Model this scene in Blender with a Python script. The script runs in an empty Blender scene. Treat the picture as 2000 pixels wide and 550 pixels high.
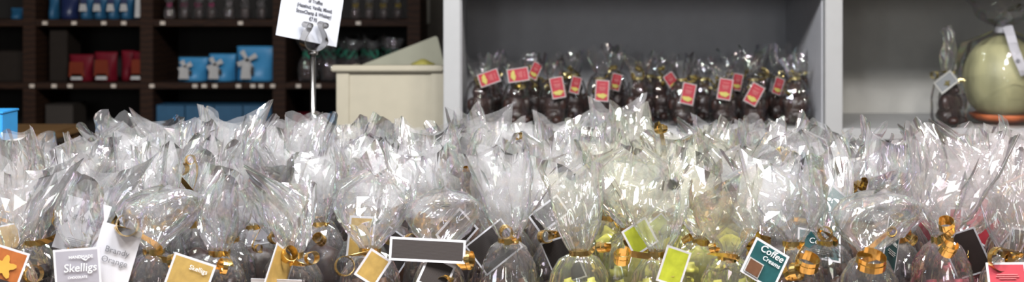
import bpy, bmesh, math, random
import numpy as np
from mathutils import Vector, Matrix, Euler
from mathutils.bvhtree import BVHTree

PI = math.pi
SC = bpy.context.scene
COL = SC.collection
F = 2600.0            # focal length in pixels of the 2000 x 550 frame
EYE = 1.32            # eye height
Y0 = 0.0              # pixel row of the horizon
TAB = EYE - 0.48      # counter top


def P(px, py, d):
    """the point that lies at pixel (px, py) at depth d"""
    return Vector(((px - 1000.0) / F * d, d, EYE - (py - Y0) / F * d))


# ------------------------------------------------------------------ materials
MATS = {}


def nd(nt, t, x=0, y=0, **kw):
    n = nt.nodes.new(t)
    n.location = (x, y)
    for k, v in kw.items():
        setattr(n, k, v)
    return n


def mat(name, col, rough=0.5, metal=0.0, vary=0.08, scale=30.0, bump=0.0, spec=0.5, coat=0.0, emit=0.0):
    m = bpy.data.materials.new(name)
    m.use_nodes = True
    nt = m.node_tree
    b = nt.nodes['Principled BSDF']
    b.inputs['Roughness'].default_value = rough
    b.inputs['Metallic'].default_value = metal
    b.inputs['Specular IOR Level'].default_value = spec
    b.inputs['Coat Weight'].default_value = coat
    tc = nd(nt, 'ShaderNodeTexCoord', -900, 0)
    no = nd(nt, 'ShaderNodeTexNoise', -700, 0)
    no.inputs['Scale'].default_value = scale
    no.inputs['Detail'].default_value = 3
    nt.links.new(tc.outputs['Object'], no.inputs['Vector'])
    cr = nd(nt, 'ShaderNodeValToRGB', -450, 0)
    lo = [max(0, c * (1 - vary)) for c in col]
    hi = [min(1, c * (1 + vary)) for c in col]
    cr.color_ramp.elements[0].position = 0.3
    cr.color_ramp.elements[1].position = 0.7
    cr.color_ramp.elements[0].color = (*lo, 1)
    cr.color_ramp.elements[1].color = (*hi, 1)
    nt.links.new(no.outputs['Fac'], cr.inputs['Fac'])
    nt.links.new(cr.outputs['Color'], b.inputs['Base Color'])
    if bump:
        bp = nd(nt, 'ShaderNodeBump', -250, -250)
        bp.inputs['Strength'].default_value = bump
        bp.inputs['Distance'].default_value = 0.01
        nt.links.new(no.outputs['Fac'], bp.inputs['Height'])
        nt.links.new(bp.outputs['Normal'], b.inputs['Normal'])
    MATS[name] = m
    return m


def wood(name, a, b_, rough=0.45):
    m = mat(name, a, rough)
    nt = m.node_tree
    w = nd(nt, 'ShaderNodeTexWave', -700, 300)
    w.bands_direction = 'Z'
    w.inputs['Scale'].default_value = 14
    w.inputs['Distortion'].default_value = 5
    w.inputs['Detail'].default_value = 3
    tc = nt.nodes['Texture Coordinate']
    nt.links.new(tc.outputs['Object'], w.inputs['Vector'])
    cr = nt.nodes['Color Ramp']
    cr.color_ramp.elements[0].color = (*a, 1)
    cr.color_ramp.elements[1].color = (*b_, 1)
    nt.links.new(w.outputs['Fac'], cr.inputs['Fac'])
    return m


def ruled(name, col, ink, scale=210.0, direction='Z'):
    """a printed card face: fine lines of ink on the card colour"""
    m = mat(name, col, 0.4)
    nt = m.node_tree
    w = nd(nt, 'ShaderNodeTexWave', -700, 300)
    w.bands_direction = direction
    w.inputs['Scale'].default_value = scale
    tc = nt.nodes['Texture Coordinate']
    nt.links.new(tc.outputs['Object'], w.inputs['Vector'])
    cr = nt.nodes['Color Ramp']
    nt.nodes['Principled BSDF'].inputs['Specular IOR Level'].default_value = 0.15
    cr.color_ramp.elements[0].position = 0.70
    cr.color_ramp.elements[1].position = 0.95
    cr.color_ramp.elements[0].color = (*col, 1)
    cr.color_ramp.elements[1].color = (*ink, 1)
    nt.links.new(w.outputs['Fac'], cr.inputs['Fac'])
    return m


def film_mat(name, tint=(1, 1, 1), haze=0.175, hazecol=(0.97, 0.95, 0.955), gloss=1.0, bump=0.40, taut=None):
    """cellophane: clear, mirror bright on its creases, a little milky"""
    m = bpy.data.materials.new(name)
    m.use_nodes = True
    nt = m.node_tree
    nt.nodes.clear()
    out = nd(nt, 'ShaderNodeOutputMaterial', 900, 0)
    tc = nd(nt, 'ShaderNodeTexCoord', -1300, 0)
    oi = nd(nt, 'ShaderNodeObjectInfo', -1300, -250)
    ad = nd(nt, 'ShaderNodeVectorMath', -1100, 0, operation='ADD')
    mu = nd(nt, 'ShaderNodeMath', -1200, -250, operation='MULTIPLY')
    mu.inputs[1].default_value = 17.0
    nt.links.new(oi.outputs['Random'], mu.inputs[0])
    nt.links.new(tc.outputs['UV'], ad.inputs[0])
    nt.links.new(mu.outputs[0], ad.inputs[1])
    mp = nd(nt, 'ShaderNodeMapping', -950, 0)
    mp.inputs['Scale'].default_value = (1.0, 0.45, 1.0)
    nt.links.new(ad.outputs[0], mp.inputs['Vector'])
    def ridge(scale, width, y, rot):
        mr = nd(nt, 'ShaderNodeMapping', -950, y)
        mr.inputs['Rotation'].default_value = rot
        mr.inputs['Scale'].default_value = (1.0, 0.5, 1.0)
        nt.links.new(ad.outputs[0], mr.inputs['Vector'])
        vo = nd(nt, 'ShaderNodeTexVoronoi', -750, y, feature='DISTANCE_TO_EDGE', voronoi_dimensions='2D')
        vo.inputs['Scale'].default_value = scale
        nt.links.new(mr.outputs[0], vo.inputs['Vector'])
        mr2 = nd(nt, 'ShaderNodeMapRange', -600, y)
        mr2.inputs['From Min'].default_value = 0.0
        mr2.inputs['From Max'].default_value = width
        mr2.inputs['To Min'].default_value = 1.0
        mr2.inputs['To Max'].default_value = 0.0
        nt.links.new(vo.outputs['Distance'], mr2.inputs['Value'])
        return mr2.outputs[0]
    ra = ridge(15.0, 0.030, 200, (0, 0, 0))
    rb_ = ridge(27.0, 0.035, 400, (0, 0, 0.9))
    no = nd(nt, 'ShaderNodeTexNoise', -750, -200, noise_dimensions='2D')
    no.inputs['Scale'].default_value = 14.0
    no.inputs['Detail'].default_value = 0.0
    nt.links.new(mp.outputs[0], no.inputs['Vector'])
    s1 = nd(nt, 'ShaderNodeMath', -550, 200, operation='MULTIPLY_ADD')
    s1.inputs[1].default_value = 0.10
    nt.links.new(ra, s1.inputs[0])
    s0 = nd(nt, 'ShaderNodeMath', -550, 350, operation='MULTIPLY_ADD')
    s0.inputs[1].default_value = 0.06
    nt.links.new(rb_, s0.inputs[0])
    nt.links.new(no.outputs['Fac'], s0.inputs[2])
    nt.links.new(s0.outputs[0], s1.inputs[2])
    sm = s1
    bp = nd(nt, 'ShaderNodeBump', -350, 0)
    bp.inputs['Strength'].default_value = bump
    bp.inputs['Distance'].default_value = 0.012
    nt.links.new(sm.outputs[0], bp.inputs['Height'])
    # faint play of colour on the mirror part
    n2 = nd(nt, 'ShaderNodeTexNoise', -750, -500, noise_dimensions='2D')
    n2.inputs['Scale'].default_value = 45.0
    n2.inputs['Detail'].default_value = 0.0
    nt.links.new(mp.outputs[0], n2.inputs['Vector'])
    hs = nd(nt, 'ShaderNodeCombineColor', -350, -450, mode='HSV')
    m3 = nd(nt, 'ShaderNodeMath', -550, -500, operation='MULTIPLY')
    m3.inputs[1].default_value = 2.3
    nt.links.new(n2.outputs['Fac'], m3.inputs[0])
    fr_ = nd(nt, 'ShaderNodeMath', -450, -560, operation='FRACT')
    nt.links.new(m3.outputs[0], fr_.inputs[0])
    nt.links.new(fr_.outputs[0], hs.inputs[0])
    hs.inputs[1].default_value = 0.16
    hs.inputs[2].default_value = 1.0
    gl = nd(nt, 'ShaderNodeBsdfGlossy', 0, -200)
    gl.inputs['Roughness'].default_value = 0.045
    nt.links.new(hs.outputs[0], gl.inputs['Color'])
    nt.links.new(bp.outputs[0], gl.inputs['Normal'])
    lw = nd(nt, 'ShaderNodeFresnel', -150, 150)
    lw.inputs['IOR'].default_value = 1.5
    nt.links.new(bp.outputs[0], lw.inputs['Normal'])
    ml = nd(nt, 'ShaderNodeMath', 0, 150, operation='MULTIPLY', use_clamp=True)
    ml.inputs[1].default_value = 1.8 * gloss
    nt.links.new(lw.outputs[0], ml.inputs[0])
    mn = nd(nt, 'ShaderNodeMath', 120, 250, operation='MINIMUM')
    mn.inputs[1].default_value = 0.8
    nt.links.new(ml.outputs[0], mn.inputs[0])
    tr = nd(nt, 'ShaderNodeBsdfTransparent', 0, 0)
    tr.inputs['Color'].default_value = (*tint, 1)
    df = nd(nt, 'ShaderNodeBsdfDiffuse', 0, -350)
    df.inputs['Color'].default_value = (*hazecol, 1)
    tl = nd(nt, 'ShaderNodeBsdfTranslucent', 0, -480)
    tl.inputs['Color'].default_value = (*hazecol, 1)
    mh = nd(nt, 'ShaderNodeMixShader', 200, -400)
    mh.inputs[0].default_value = 0.5
    nt.links.new(df.outputs[0], mh.inputs[1])
    nt.links.new(tl.outputs[0], mh.inputs[2])
    m1 = nd(nt, 'ShaderNodeMixShader', 400, 0)
    m1.inputs[0].default_value = haze
    if taut is not None:      # stretched tight round the sweets the film is clearer than where it is crumpled
        sx = nd(nt, 'ShaderNodeSeparateXYZ', 0, 400)
        nt.links.new(tc.outputs['UV'], sx.inputs[0])
        hr = nd(nt, 'ShaderNodeMapRange', 200, 400)
        hr.inputs['From Min'].default_value = 0.115
        hr.inputs['From Max'].default_value = 0.165
        hr.inputs['To Min'].default_value = taut
        hr.inputs['To Max'].default_value = haze
        nt.links.new(sx.outputs[1], hr.inputs['Value'])
        nt.links.new(hr.outputs[0], m1.inputs[0])
    nt.links.new(tr.outputs[0], m1.inputs[1])
    nt.links.new(mh.outputs[0], m1.inputs[2])
    m2 = nd(nt, 'ShaderNodeMixShader', 650, 0)
    nt.links.new(mn.outputs[0], m2.inputs[0])
    nt.links.new(m1.outputs[0], m2.inputs[1])
    nt.links.new(gl.outputs[0], m2.inputs[2])
    nt.links.new(m2.outputs[0], out.inputs['Surface'])
    MATS[name] = m
    return m


film_mat('cellophane_clear', taut=.045)
film_mat('cellophane_yellow_bounce', (1.0, 0.995, 0.955), 0.16, (0.96, 0.95, 0.845), taut=.06)  # clear film; yellow bounced from the sweets is put into its colour
film_mat('cellophane_rose', (1.0, 0.985, 0.985), 0.15, (0.92, 0.88, 0.88), taut=.05)
film_mat('cellophane_thin', (1, 1, 1), 0.018, gloss=0.8)
film_mat('cellophane_soft', (1, 1, 1), 0.07, gloss=1.0)
film_mat('cellophane_grey', (1, 1, 1), 0.03, gloss=0.55)
mat('gold_ribbon', (0.88, 0.61, 0.23), 0.22, 1.0, 0.15, 60)
mat('gold_foil', (0.92, 0.74, 0.36), 0.22, 1.0, 0.2, 80)
mat('dark_chocolate', (0.032, 0.014, 0.011), 0.35, 0, 0.3, 50, 0.1)
mat('milk_chocolate', (0.11, 0.050, 0.026), 0.38, 0, 0.25, 50, 0.1)
mat('lemon_sweet', (0.72, 0.68, 0.12), 0.4, 0, 0.2, 40)
mat('pink_sweet', (0.55, 0.10, 0.13), 0.4, 0, 0.25, 40)
mat('sign_card', (0.56, 0.57, 0.62), 0.55, 0, 0.02)
mat('white_card', (0.64, 0.63, 0.66), 0.5, 0, 0.02)
mat('grey_print', (0.36, 0.345, 0.385), 0.45, 0, 0.04)
mat('gold_print', (0.50, 0.33, 0.10), 0.4, 0.2, 0.15, 90)
mat('copper_print', (0.42, 0.13, 0.035), 0.4, 0.1, 0.2, 60)
mat('dark_print', (0.035, 0.027, 0.025), 0.35, 0, 0.2)
mat('lime_print', (0.42, 0.46, 0.04), 0.4, 0, 0.2, 70)
mat('teal_print', (0.012, 0.070, 0.074), 0.4, 0, 0.2, 60)
mat('red_print', (0.36, 0.035, 0.05), 0.4, 0, 0.12, 60)
mat('ink_grey', (0.20, 0.20, 0.22), 0.6)
mat('ink_dark', (0.05, 0.05, 0.06), 0.6)
mat('ink_white', (0.85, 0.85, 0.85), 0.5)
mat('ink_gold', (0.80, 0.45, 0.08), 0.4, 0.3)
mat('ink_pink', (0.50, 0.14, 0.14), 0.5)
mat('ink_olive', (0.45, 0.40, 0.10), 0.5)
ruled('ruled_dark', (0.035, 0.028, 0.026), (0.06, 0.055, 0.052), 200.0)
ruled('ruled_teal', (0.03, 0.13, 0.13), (0.30, 0.42, 0.41), 200.0)
mat('chrome', (0.40, 0.39, 0.38), 0.20, 1.0, 0.03)
mat('white_paint', (0.40, 0.40, 0.40), 0.45, 0, 0.02)
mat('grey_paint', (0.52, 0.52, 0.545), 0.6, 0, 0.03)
mat('warm_grey_paint', (0.48, 0.47, 0.44), 0.6, 0, 0.03)
mat('cream_paint', (0.44, 0.40, 0.305), 0.5, 0, 0.03)
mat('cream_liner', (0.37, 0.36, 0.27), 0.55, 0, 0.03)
wood('dark_wood', (0.018, 0.0075, 0.004), (0.030, 0.0125, 0.006), 0.7)
MATS['dark_wood'].node_tree.nodes['Principled BSDF'].inputs['Specular IOR Level'].default_value = .2
mat('dark_back', (0.012, 0.009, 0.007), 0.8)
wood('tan_wood', (0.13, 0.07, 0.025), (0.2, 0.11, 0.04))
wood('counter_wood', (0.25, 0.15, 0.08), (0.33, 0.2, 0.1))
mat('wall_brown', (0.055, 0.045, 0.034), 0.8)
mat('ceiling_white', (0.7, 0.69, 0.66), 0.8)
mat('floor_brown', (0.10, 0.07, 0.05), 0.4)
mat('switch_plastic', (0.22, 0.20, 0.16), 0.4)
mat('blue_card', (0.035, 0.30, 0.66), 0.45, 0, 0.05)
mat('blue_dark', (0.01, 0.03, 0.16), 0.4)
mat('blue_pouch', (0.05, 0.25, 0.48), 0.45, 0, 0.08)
mat('shaded_blue_pouch', (0.015, 0.085, 0.17), 0.5, 0, 0.1)  # blue pouch colour darkened to stand for shade under the shelves
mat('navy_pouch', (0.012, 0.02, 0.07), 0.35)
mat('red_pouch', (0.13, 0.006, 0.014), 0.5, 0, 0.15, spec=0.15)
mat('orange_panel', (0.15, 0.022, 0.008), 0.5, spec=0.15)
mat('label_white', (0.42, 0.41, 0.40), 0.5)
mat('price_white', (0.60, 0.52, 0.44), 0.5)
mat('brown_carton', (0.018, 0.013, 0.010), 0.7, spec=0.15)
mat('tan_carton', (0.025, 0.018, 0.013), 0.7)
mat('green_bow', (0.04, 0.22, 0.14), 0.35, 0, 0.2)
mat('pink_bow', (0.30, 0.05, 0.12), 0.35, 0, 0.2)
mat('yellow_bow', (0.32, 0.22, 0.03), 0.35, 0, 0.2)
mat('grey_bow', (0.25, 0.22, 0.22), 0.35, 0, 0.2)
mat('white_chocolate', (0.43, 0.41, 0.22), 0.5, 0, 0.06, 12)
mat('orange_paper', (0.85, 0.20, 0.05), 0.5, 0, 0.1)
mat('white_ribbon', (0.50, 0.49, 0.53), 0.35, 0, 0.03)
mat('silver_card', (0.55, 0.55, 0.52), 0.3, 0.4, 0.1)
mat('slate_print', (0.22, 0.23, 0.24), 0.4)
mat('grey_board', (0.50, 0.48, 0.46), 0.6, 0, 0.03)


# ------------------------------------------------------------------ mesh helpers
def mk(name, verts, faces, mats, parent=None, smooth=False, mi=None, loc=None, rot=None):
    me = bpy.data.meshes.new(name)
    me.from_pydata([tuple(v) for v in verts], [], [tuple(f) for f in faces])
    for m in (mats if isinstance(mats, (list, tuple)) else [mats]):
        me.materials.append(MATS[m])
    if mi is not None:
        me.polygons.foreach_set('material_index', mi)
    if smooth:
        me.polygons.foreach_set('use_smooth', [True] * len(me.polygons))
    me.update()
    return link(name, me, parent, loc, rot)


def link(name, me, parent=None, loc=None, rot=None):
    o = bpy.data.objects.new(name, me)
    COL.objects.link(o)
    if parent is not None:
        o.parent = parent
    if loc is not None:
        o.location = loc
    if rot is not None:
        o.rotation_euler = rot
    return o


def from_bm(name, bm, m, parent=None, smooth=False, loc=None, rot=None):
    bmesh.ops.recalc_face_normals(bm, faces=bm.faces)
    me = bpy.data.meshes.new(name)
    bm.to_mesh(me)
    bm.free()
    for x in (m if isinstance(m, (list, tuple)) else [m]):
        me.materials.append(MATS[x])
    if smooth:
        me.polygons.foreach_set('use_smooth', [True] * len(me.polygons))
    return link(name, me, parent, loc, rot)


def box(name, lo, hi, m, parent=None, bev=0.0):
    bm = bmesh.new()
    bmesh.ops.create_cube(bm, size=1)
    lo, hi = Vector(lo), Vector(hi)
    for v in bm.verts:
        v.co = Vector((lo[i] + (v.co[i] + 0.5) * (hi[i] - lo[i]) for i in range(3)))
    if bev:
        bmesh.ops.bevel(bm, geom=list(bm.edges), offset=bev, segments=2, affect='EDGES')
    return from_bm(name, bm, m, parent)


def tag(o, label=None, cat=None, group=None, kind=None):
    if label:
        o['label'] = label
    if cat:
        o['category'] = cat
    if group:
        o['group'] = group
    if kind:
        o['kind'] = kind
    return o


def thing(name, loc, label, cat, group=None, rz=0.0):
    o = bpy.data.objects.new(name, None)
    COL.objects.link(o)
    o.location = loc
    o.rotation_euler = (0, 0, rz)
    return tag(o, label, cat, group)


def text_mesh(s, size, m, extrude=0.00012, align='CENTER', spacing=1.0, shear=0.0, bold=0.0):
    c = bpy.data.curves.new('lettering', 'FONT')
    c.body = s
    c.size = size
    c.align_x = align
    c.align_y = 'CENTER'
    c.extrude = extrude
    c.space_line = spacing
    c.shear = shear
    c.offset = bold
    c.resolution_u = 3
    o = bpy.data.objects.new('lettering', c)
    COL.objects.link(o)
    dg = bpy.context.evaluated_depsgraph_get()
    me = bpy.data.meshes.new_from_object(o.evaluated_get(dg))
    bpy.data.objects.remove(o)
    bpy.data.curves.remove(c)
    me.transform(Matrix.Rotation(PI / 2, 4, 'X'))
    me.materials.clear()
    me.materials.append(MATS[m])
    me.name = 'lettering'
    return me


def lathe_verts(prof, n=24):
    v, f = [], []
    for (r, z) in prof:
        for j in range(n):
            a = 2 * PI * j / n
            v.append((r * math.cos(a), r * math.sin(a), z))
    for i in range(len(prof) - 1):
        for j in range(n):
            k = (j + 1) % n
            f.append((i * n + j, i * n + k, (i + 1) * n + k, (i + 1) * n + j))
    f.append(tuple(reversed(range(n))))
    f.append(tuple(range((len(prof) - 1) * n, len(prof) * n)))
    return v, f


# ------------------------------------------------------------------ cellophane
def tri(x):
    return 4.0 * np.abs(x - np.floor(x + 0.5)) - 1.0


def film_mesh(seed, a=0.038, b=0.030, hc=0.095, zn=0.128, rn=0.010, zt=0.25, af=0.046, bf=0.030,
              style='fan', lean=0.014, crumple=1.0, m='cellophane_clear', N=72, facets=False):
    rng = np.random.default_rng(seed)
    L = zt - zn
    K = [(0.0, .70 * a, .70 * b, .00), (.006, .93 * a, .93 * b, .01), (.25 * hc, a, b, .03), (.65 * hc, a * 1.03, b * 1.05, .05),
         (hc, .86 * a, .84 * b, .10), (zn - .25 * (zn - hc), 2.1 * rn, 1.9 * rn, .22), (zn, rn, rn, .26),
         (zn + .09 * L, 1.5 * rn, 1.35 * rn, .26)]
    if style == 'dome':
        K += [(zn + .35 * L, .80 * af, .85 * bf, .16), (zn + .62 * L, 1.05 * af, 1.15 * bf, .12), (zn + .84 * L, .95 * af, 1.0 * bf, .12),
              (zn + .96 * L, .62 * af, .6 * bf, .14), (zt, .22 * af, .2 * bf, .15)]
    elif style == 'roll':
        K += [(zn + .3 * L, .55 * af, .6 * bf, .26), (zn + .65 * L, .68 * af, .72 * bf, .22), (zt, .80 * af, .82 * bf, .20)]
    else:
        K += [(zn + .32 * L, .60 * af, .80 * bf, .24), (zn + .66 * L, .84 * af, .95 * bf, .20), (zt, 1.05 * af, bf, .16)]
    K = np.array(K)
    if facets:
        zs = np.concatenate([np.linspace(0, hc, 6)[:-1], np.linspace(hc, zn, 5), zn + L * np.array([.05, .10, .17, .26, .37, .50, .64, .80, 1.0])])
    else:
        zs = np.unique(np.concatenate([np.linspace(0, hc, 9), np.linspace(hc, zn, 6), np.linspace(zn, zt, 26), K[:, 0]]))
    A = np.interp(zs, K[:, 0], K[:, 1])
    B = np.interp(zs, K[:, 0], K[:, 2])
    PL = np.interp(zs, K[:, 0], K[:, 3])
    th = np.arange(N) / N
    if facets:
        th = (np.arange(N) + rng.uniform(-.38, .38, N)) / N
    ks = rng.choice([3, 4, 5, 6, 7, 9, 11], 4, replace=False)
    ph = rng.random(4)
    wt = np.array([0.45, 0.4, 0.3, 0.25])
    drift = rng.normal(0, 1.2, 4)
    T, Z = np.meshgrid(th, zs)
    if facets:
        hz = np.zeros(len(zs))
        hz[1:-1] = .30 * np.minimum(np.diff(zs)[:-1], np.diff(zs)[1:])
        Z = Z + rng.uniform(-1, 1, Z.shape) * hz[:, None]
    AA, PP = np.meshgrid(th, A)[1], np.meshgrid(th, PL)[1]
    BB = np.meshgrid(th, B)[1]
    S0 = np.clip((Z - zn) / L, 0, 1)
    fine = sum(wt[i] * tri(ks[i] * T + ph[i] + drift[i] * Z) for i in range(4))
    kl = rng.choice([2, 3, 4, 5], 2, replace=False)
    pb = rng.random(2)
    broad = 1.5 * (0.55 * tri(kl[0] * T + pb[0] + drift[0] * .4 * Z) + 0.45 * tri(kl[1] * T + pb[1]))
    bl = np.clip(S0 * 1.5, 0, 1) ** 1.2
    pl = fine * (1 - 0.85 * bl) + broad * bl
    ex = np.clip((Z - hc) / (zn - hc), 0, 1)
    c, s = np.cos(2 * PI * T), np.sin(2 * PI * T)
    n = 3.2 - 1.2 * ex
    R = 1.0 / (np.abs(c) ** n + np.abs(s) ** n) ** (1 / n)
    R = R * (1 + PP * pl)
    X, Y = AA * R * c, BB * R * s
    S = np.clip((Z - zn) / L, 0, 1)
    # uneven top edge: two sheets with pointed corners
    if style == 'dome':
        edge = 0.006 * tri(2 * T + rng.random())
    else:
        edge = (0.015 * np.abs(c) ** 3 + 0.010 * tri(2 * T + rng.random()) + 0.003 * tri(5 * T + rng.random()) - 0.012)
    Zo = Z + edge * S ** 1.5
    la = rng.random() * 2 * PI
    X = X + lean * math.cos(la) * S ** 1.6
    Y = Y + lean * math.sin(la) * S ** 1.6
    tw = rng.normal(0, 0.5) * S
    X, Y = X * np.cos(tw) - Y * np.sin(tw), X * np.sin(tw) + Y * np.cos(tw)
    V = np.stack([X, Y, Zo], -1)
    amp = crumple * (0.0012 + 0.0030 * S)
    amp = amp * np.clip(Z / 0.01, 0, 1) * np.clip(np.abs(Z - zn) / 0.03, 0.25, 1)
    rad = np.stack([c, s, 0.15 * np.ones_like(c)], -1)
    d = 0
    for i in range(7):
        al = rng.random() * 2 * PI
        nv = np.array([math.cos(al), math.sin(al), rng.normal(0, 0.55)])
        fr = rng.uniform(7, 40)
        d = d + rng.uniform(0.25, 0.6) * (24 / (fr + 10)) * tri(V @ nv * fr + rng.random())
    V = V + rad * (amp * d)[..., None]
    V[..., 2] = np.maximum(V[..., 2], 0.0006)
    M = len(zs)
    verts = V.reshape(-1, 3).tolist()
    faces = []
    for i in range(M - 1):
        for j in range(N):
            k = (j + 1) % N
            q = (i * N + j, i * N + k, (i + 1) * N + k, (i + 1) * N + j)
            if facets:
                if rng.random() < .5:
                    faces += [(q[0], q[1], q[2]), (q[0], q[2], q[3])]
                else:
                    faces += [(q[0], q[1], q[3]), (q[1], q[2], q[3])]
            else:
                faces.append(q)
    verts.append((0, 0, 0.0006))
    ci = len(verts) - 1
    for j in range(N):
        faces.append((ci, (j + 1) % N, j))
    me = bpy.data.meshes.new('cellophane_wrap')
    me.from_pydata(verts, [], faces)
    me.materials.append(MATS[m])
    uv = me.uv_layers.new(name='film')
    vu = np.zeros((len(verts), 2))
    vu[:M * N, 0] = np.tile(th * 2 * PI * .62 * max(a, af), M)
    vu[:M * N, 1] = np.repeat(zs, N)
    li = np.zeros(len(me.loops), dtype=np.int32)
    me.loops.foreach_get('vertex_index', li)
    uv.data.foreach_set('uv', vu[li].ravel())
    me.polygons.foreach_set('use_smooth', [not facets] * len(me.polygons))
    me.update()
    return me


def strip(path, wdir, width, thick=0.0004):
    """a flat ribbon swept along path, one closed piece"""
    n = len(path)
    v, f = [], []
    for i in range(n):
        t = (path[min(i + 1, n - 1)] - path[max(i - 1, 0)]).normalized()
        w = wdir[i] - t * wdir[i].dot(t)
        if w.length < 1e-5:
            w = t.orthogonal()
        w.normalize()
        nn = t.cross(w)
        for (p, q) in ((-1, -1), (1, -1), (1, 1), (-1, 1)):
            v.append(path[i] + w * (p * width / 2) + nn * (q * thick / 2))
    for i in range(n - 1):
        for k in range(4):
            l = (k + 1) % 4
            f.append((i * 4 + k, i * 4 + l, i * 4 + 4 + l, i * 4 + 4 + k))
    f.append((3, 2, 1, 0))
    e = (n - 1) * 4
    f.append((e, e + 1, e + 2, e + 3))
    return v, f


def bez(a, b, c, d, n):
    return [a * (1 - t) ** 3 + b * 3 * t * (1 - t) ** 2 + c * 3 * t * t * (1 - t) + d * t ** 3 for t in [i / n for i in range(n)]]


def curl(start, sdir, target, R, axis, turns, rng):
    axis = axis.normalized()
    u = axis.orthogonal().normalized()
    u = Matrix.Rotation(rng.random() * 6.28, 3, axis) @ u
    w = axis.cross(u)
    loop = []
    n = int(20 * turns)
    for i in range(n + 1):
        t = 2 * PI * i / 20
        loop.append(target + (u * math.cos(t) + w * math.sin(t)) * R * (1 - 0.10 * i / n) + axis * (0.006 * t / (2 * PI)))
    tang = (loop[1] - loop[0]).normalized()
    dist = (loop[0] - start).length
    br = bez(start, start + sdir * dist * .4, loop[0] - tang * dist * .4, loop[0], 10)
    zz = Vector((0, 0, 1))
    return br + loop, [zz.lerp(axis, i / 10) for i in range(10)] + [axis] * len(loop)


def ribbon_obj(parent, zn, rn, curls, width=0.007, seed=0, m='gold_ribbon', name='ribbon'):
    """one ribbon: curl, wrap round the neck, curl"""
    rng = random.Random(seed)
    r = rn + 0.0045
    wrap = [Vector((r * math.cos(t), r * math.sin(t), zn + 0.002 * (i / 30 - .5))) for i, t in enumerate([-PI / 2 - 0.4 + 2 * PI * 1.15 * i / 30 for i in range(31)])]
    path, wd = list(wrap), [Vector((0, 0, 1))] * len(wrap)
    if len(curls) > 0:
        d = (wrap[-1] - wrap[-2]).normalized()
        p, w = curl(wrap[-1], d, *curls[0], rng)
        path += p[1:]
        wd += w[1:]
    if len(curls) > 1:
        d = (wrap[0] - wrap[1]).normalized()
        p, w = curl(wrap[0], d, *curls[1], rng)
        path = list(reversed(p[1:])) + path
        wd = list(reversed(w[1:])) + wd
    v, f = strip(path, wd, width)
    return mk(name, v, f, m, parent, smooth=False)


# ------------------------------------------------------------------ cards
def card_mesh(w, h, border=0.0025, panel='grey_print', body='white_card', t=0.0007):
    xs = [-w / 2, -w / 2 + border, w / 2 - border, w / 2]
    zs = [-h / 2, -h / 2 + border, h / 2 - border, h / 2]
    v, f, mi = [], [], []
    for y in (-t / 2, t / 2):
        for z in zs:
            for x in xs:
                bow = 0.0010 * math.cos(PI * x / w) + 0.0008 * math.cos(PI * z / h)
                v.append((x, y + bow, z))
    for s in (0, 16):
        for i in range(3):
            for j in range(3):
                q = (s + i * 4 + j, s + i * 4 + j + 1, s + i * 4 + j + 5, s + i * 4 + j + 4)
                f.append(q if s == 0 else q[::-1])
                mi.append(1 if i == 1 and j == 1 else 0)
    for k in range(3):
        f.append((k, 16 + k, 17 + k, k + 1)); mi.append(0)
        f.append((12 + k, 13 + k, 29 + k, 28 + k)); mi.append(0)
        f.append((4 * k, 4 * k + 4, 20 + 4 * k, 16 + 4 * k)); mi.append(0)
        f.append((4 * k + 3, 19 + 4 * k, 23 + 4 * k, 7 + 4 * k)); mi.append(0)
    me = bpy.data.meshes.new('gift_tag')
    me.from_pydata(v, [], f)
    me.materials.append(MATS[body])
    me.materials.append(MATS[panel])
    me.polygons.foreach_set('material_index', mi)
    me.update()
    return me


def letter(card, s, size, m, x=0, z=0, roll=0, align='CENTER', spacing=1.0, shear=0.0, bold=0.0):
    me = text_mesh(s, size, m, align=align, spacing=spacing, shear=shear, bold=bold)
    return link('lettering', me, card, (x, -0.0016, z), (0, roll, 0))


def patch(card, x, z, w, h, m, name='printed_picture', y=-0.0014):
    return box(name, (x - w / 2, y - .0003, z - h / 2), (x + w / 2, y + .0003, z + h / 2), m, card)


def blob(parent, name, x, z, pts, m, y=-0.0014):
    """a small flat printed shape"""
    v = [(x + p[0], y - .0003, z + p[1]) for p in pts] + [(x + p[0], y + .0003, z + p[1]) for p in pts]
    n = len(pts)
    f = [tuple(range(n)), tuple(reversed(range(n, 2 * n)))] + [(i, i + n, (i + 1) % n + n, (i + 1) % n) for i in range(n)]
    return mk(name, v, f, m, parent)


def small_print(card, w, z0, n, m='ink_grey', x=0, dz=0.0026, h=0.0009):
    """lines of small unreadable print"""
    rng = random.Random(n * 7 + int(w * 1e5))
    for i in range(n):
        q = rng.uniform(.7, 1.0)
        patch(card, x, z0 - i * dz, w * q, h, m, 'small_print')


# ------------------------------------------------------------------ room
S = dict(kind='structure')
tag(box('floor', (-4.2, -2.6, -0.05), (4.2, 5.75, 0.0), 'floor_brown'), **S)
tag(box('ceiling', (-4.2, 0.6, 2.75), (4.2, 5.75, 2.8), 'ceiling_white'), **S)
tag(box('wall_back', (-4.2, 5.55, 0), (4.2, 5.7, 2.75), 'wall_brown'), **S)
tag(box('wall_left', (-4.2, 0.6, 0), (-4.05, 5.55, 2.75), 'wall_brown'), **S)
tag(box('wall_right', (4.05, 0.6, 0), (4.2, 5.55, 2.75), 'ceiling_white'), **S)

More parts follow.
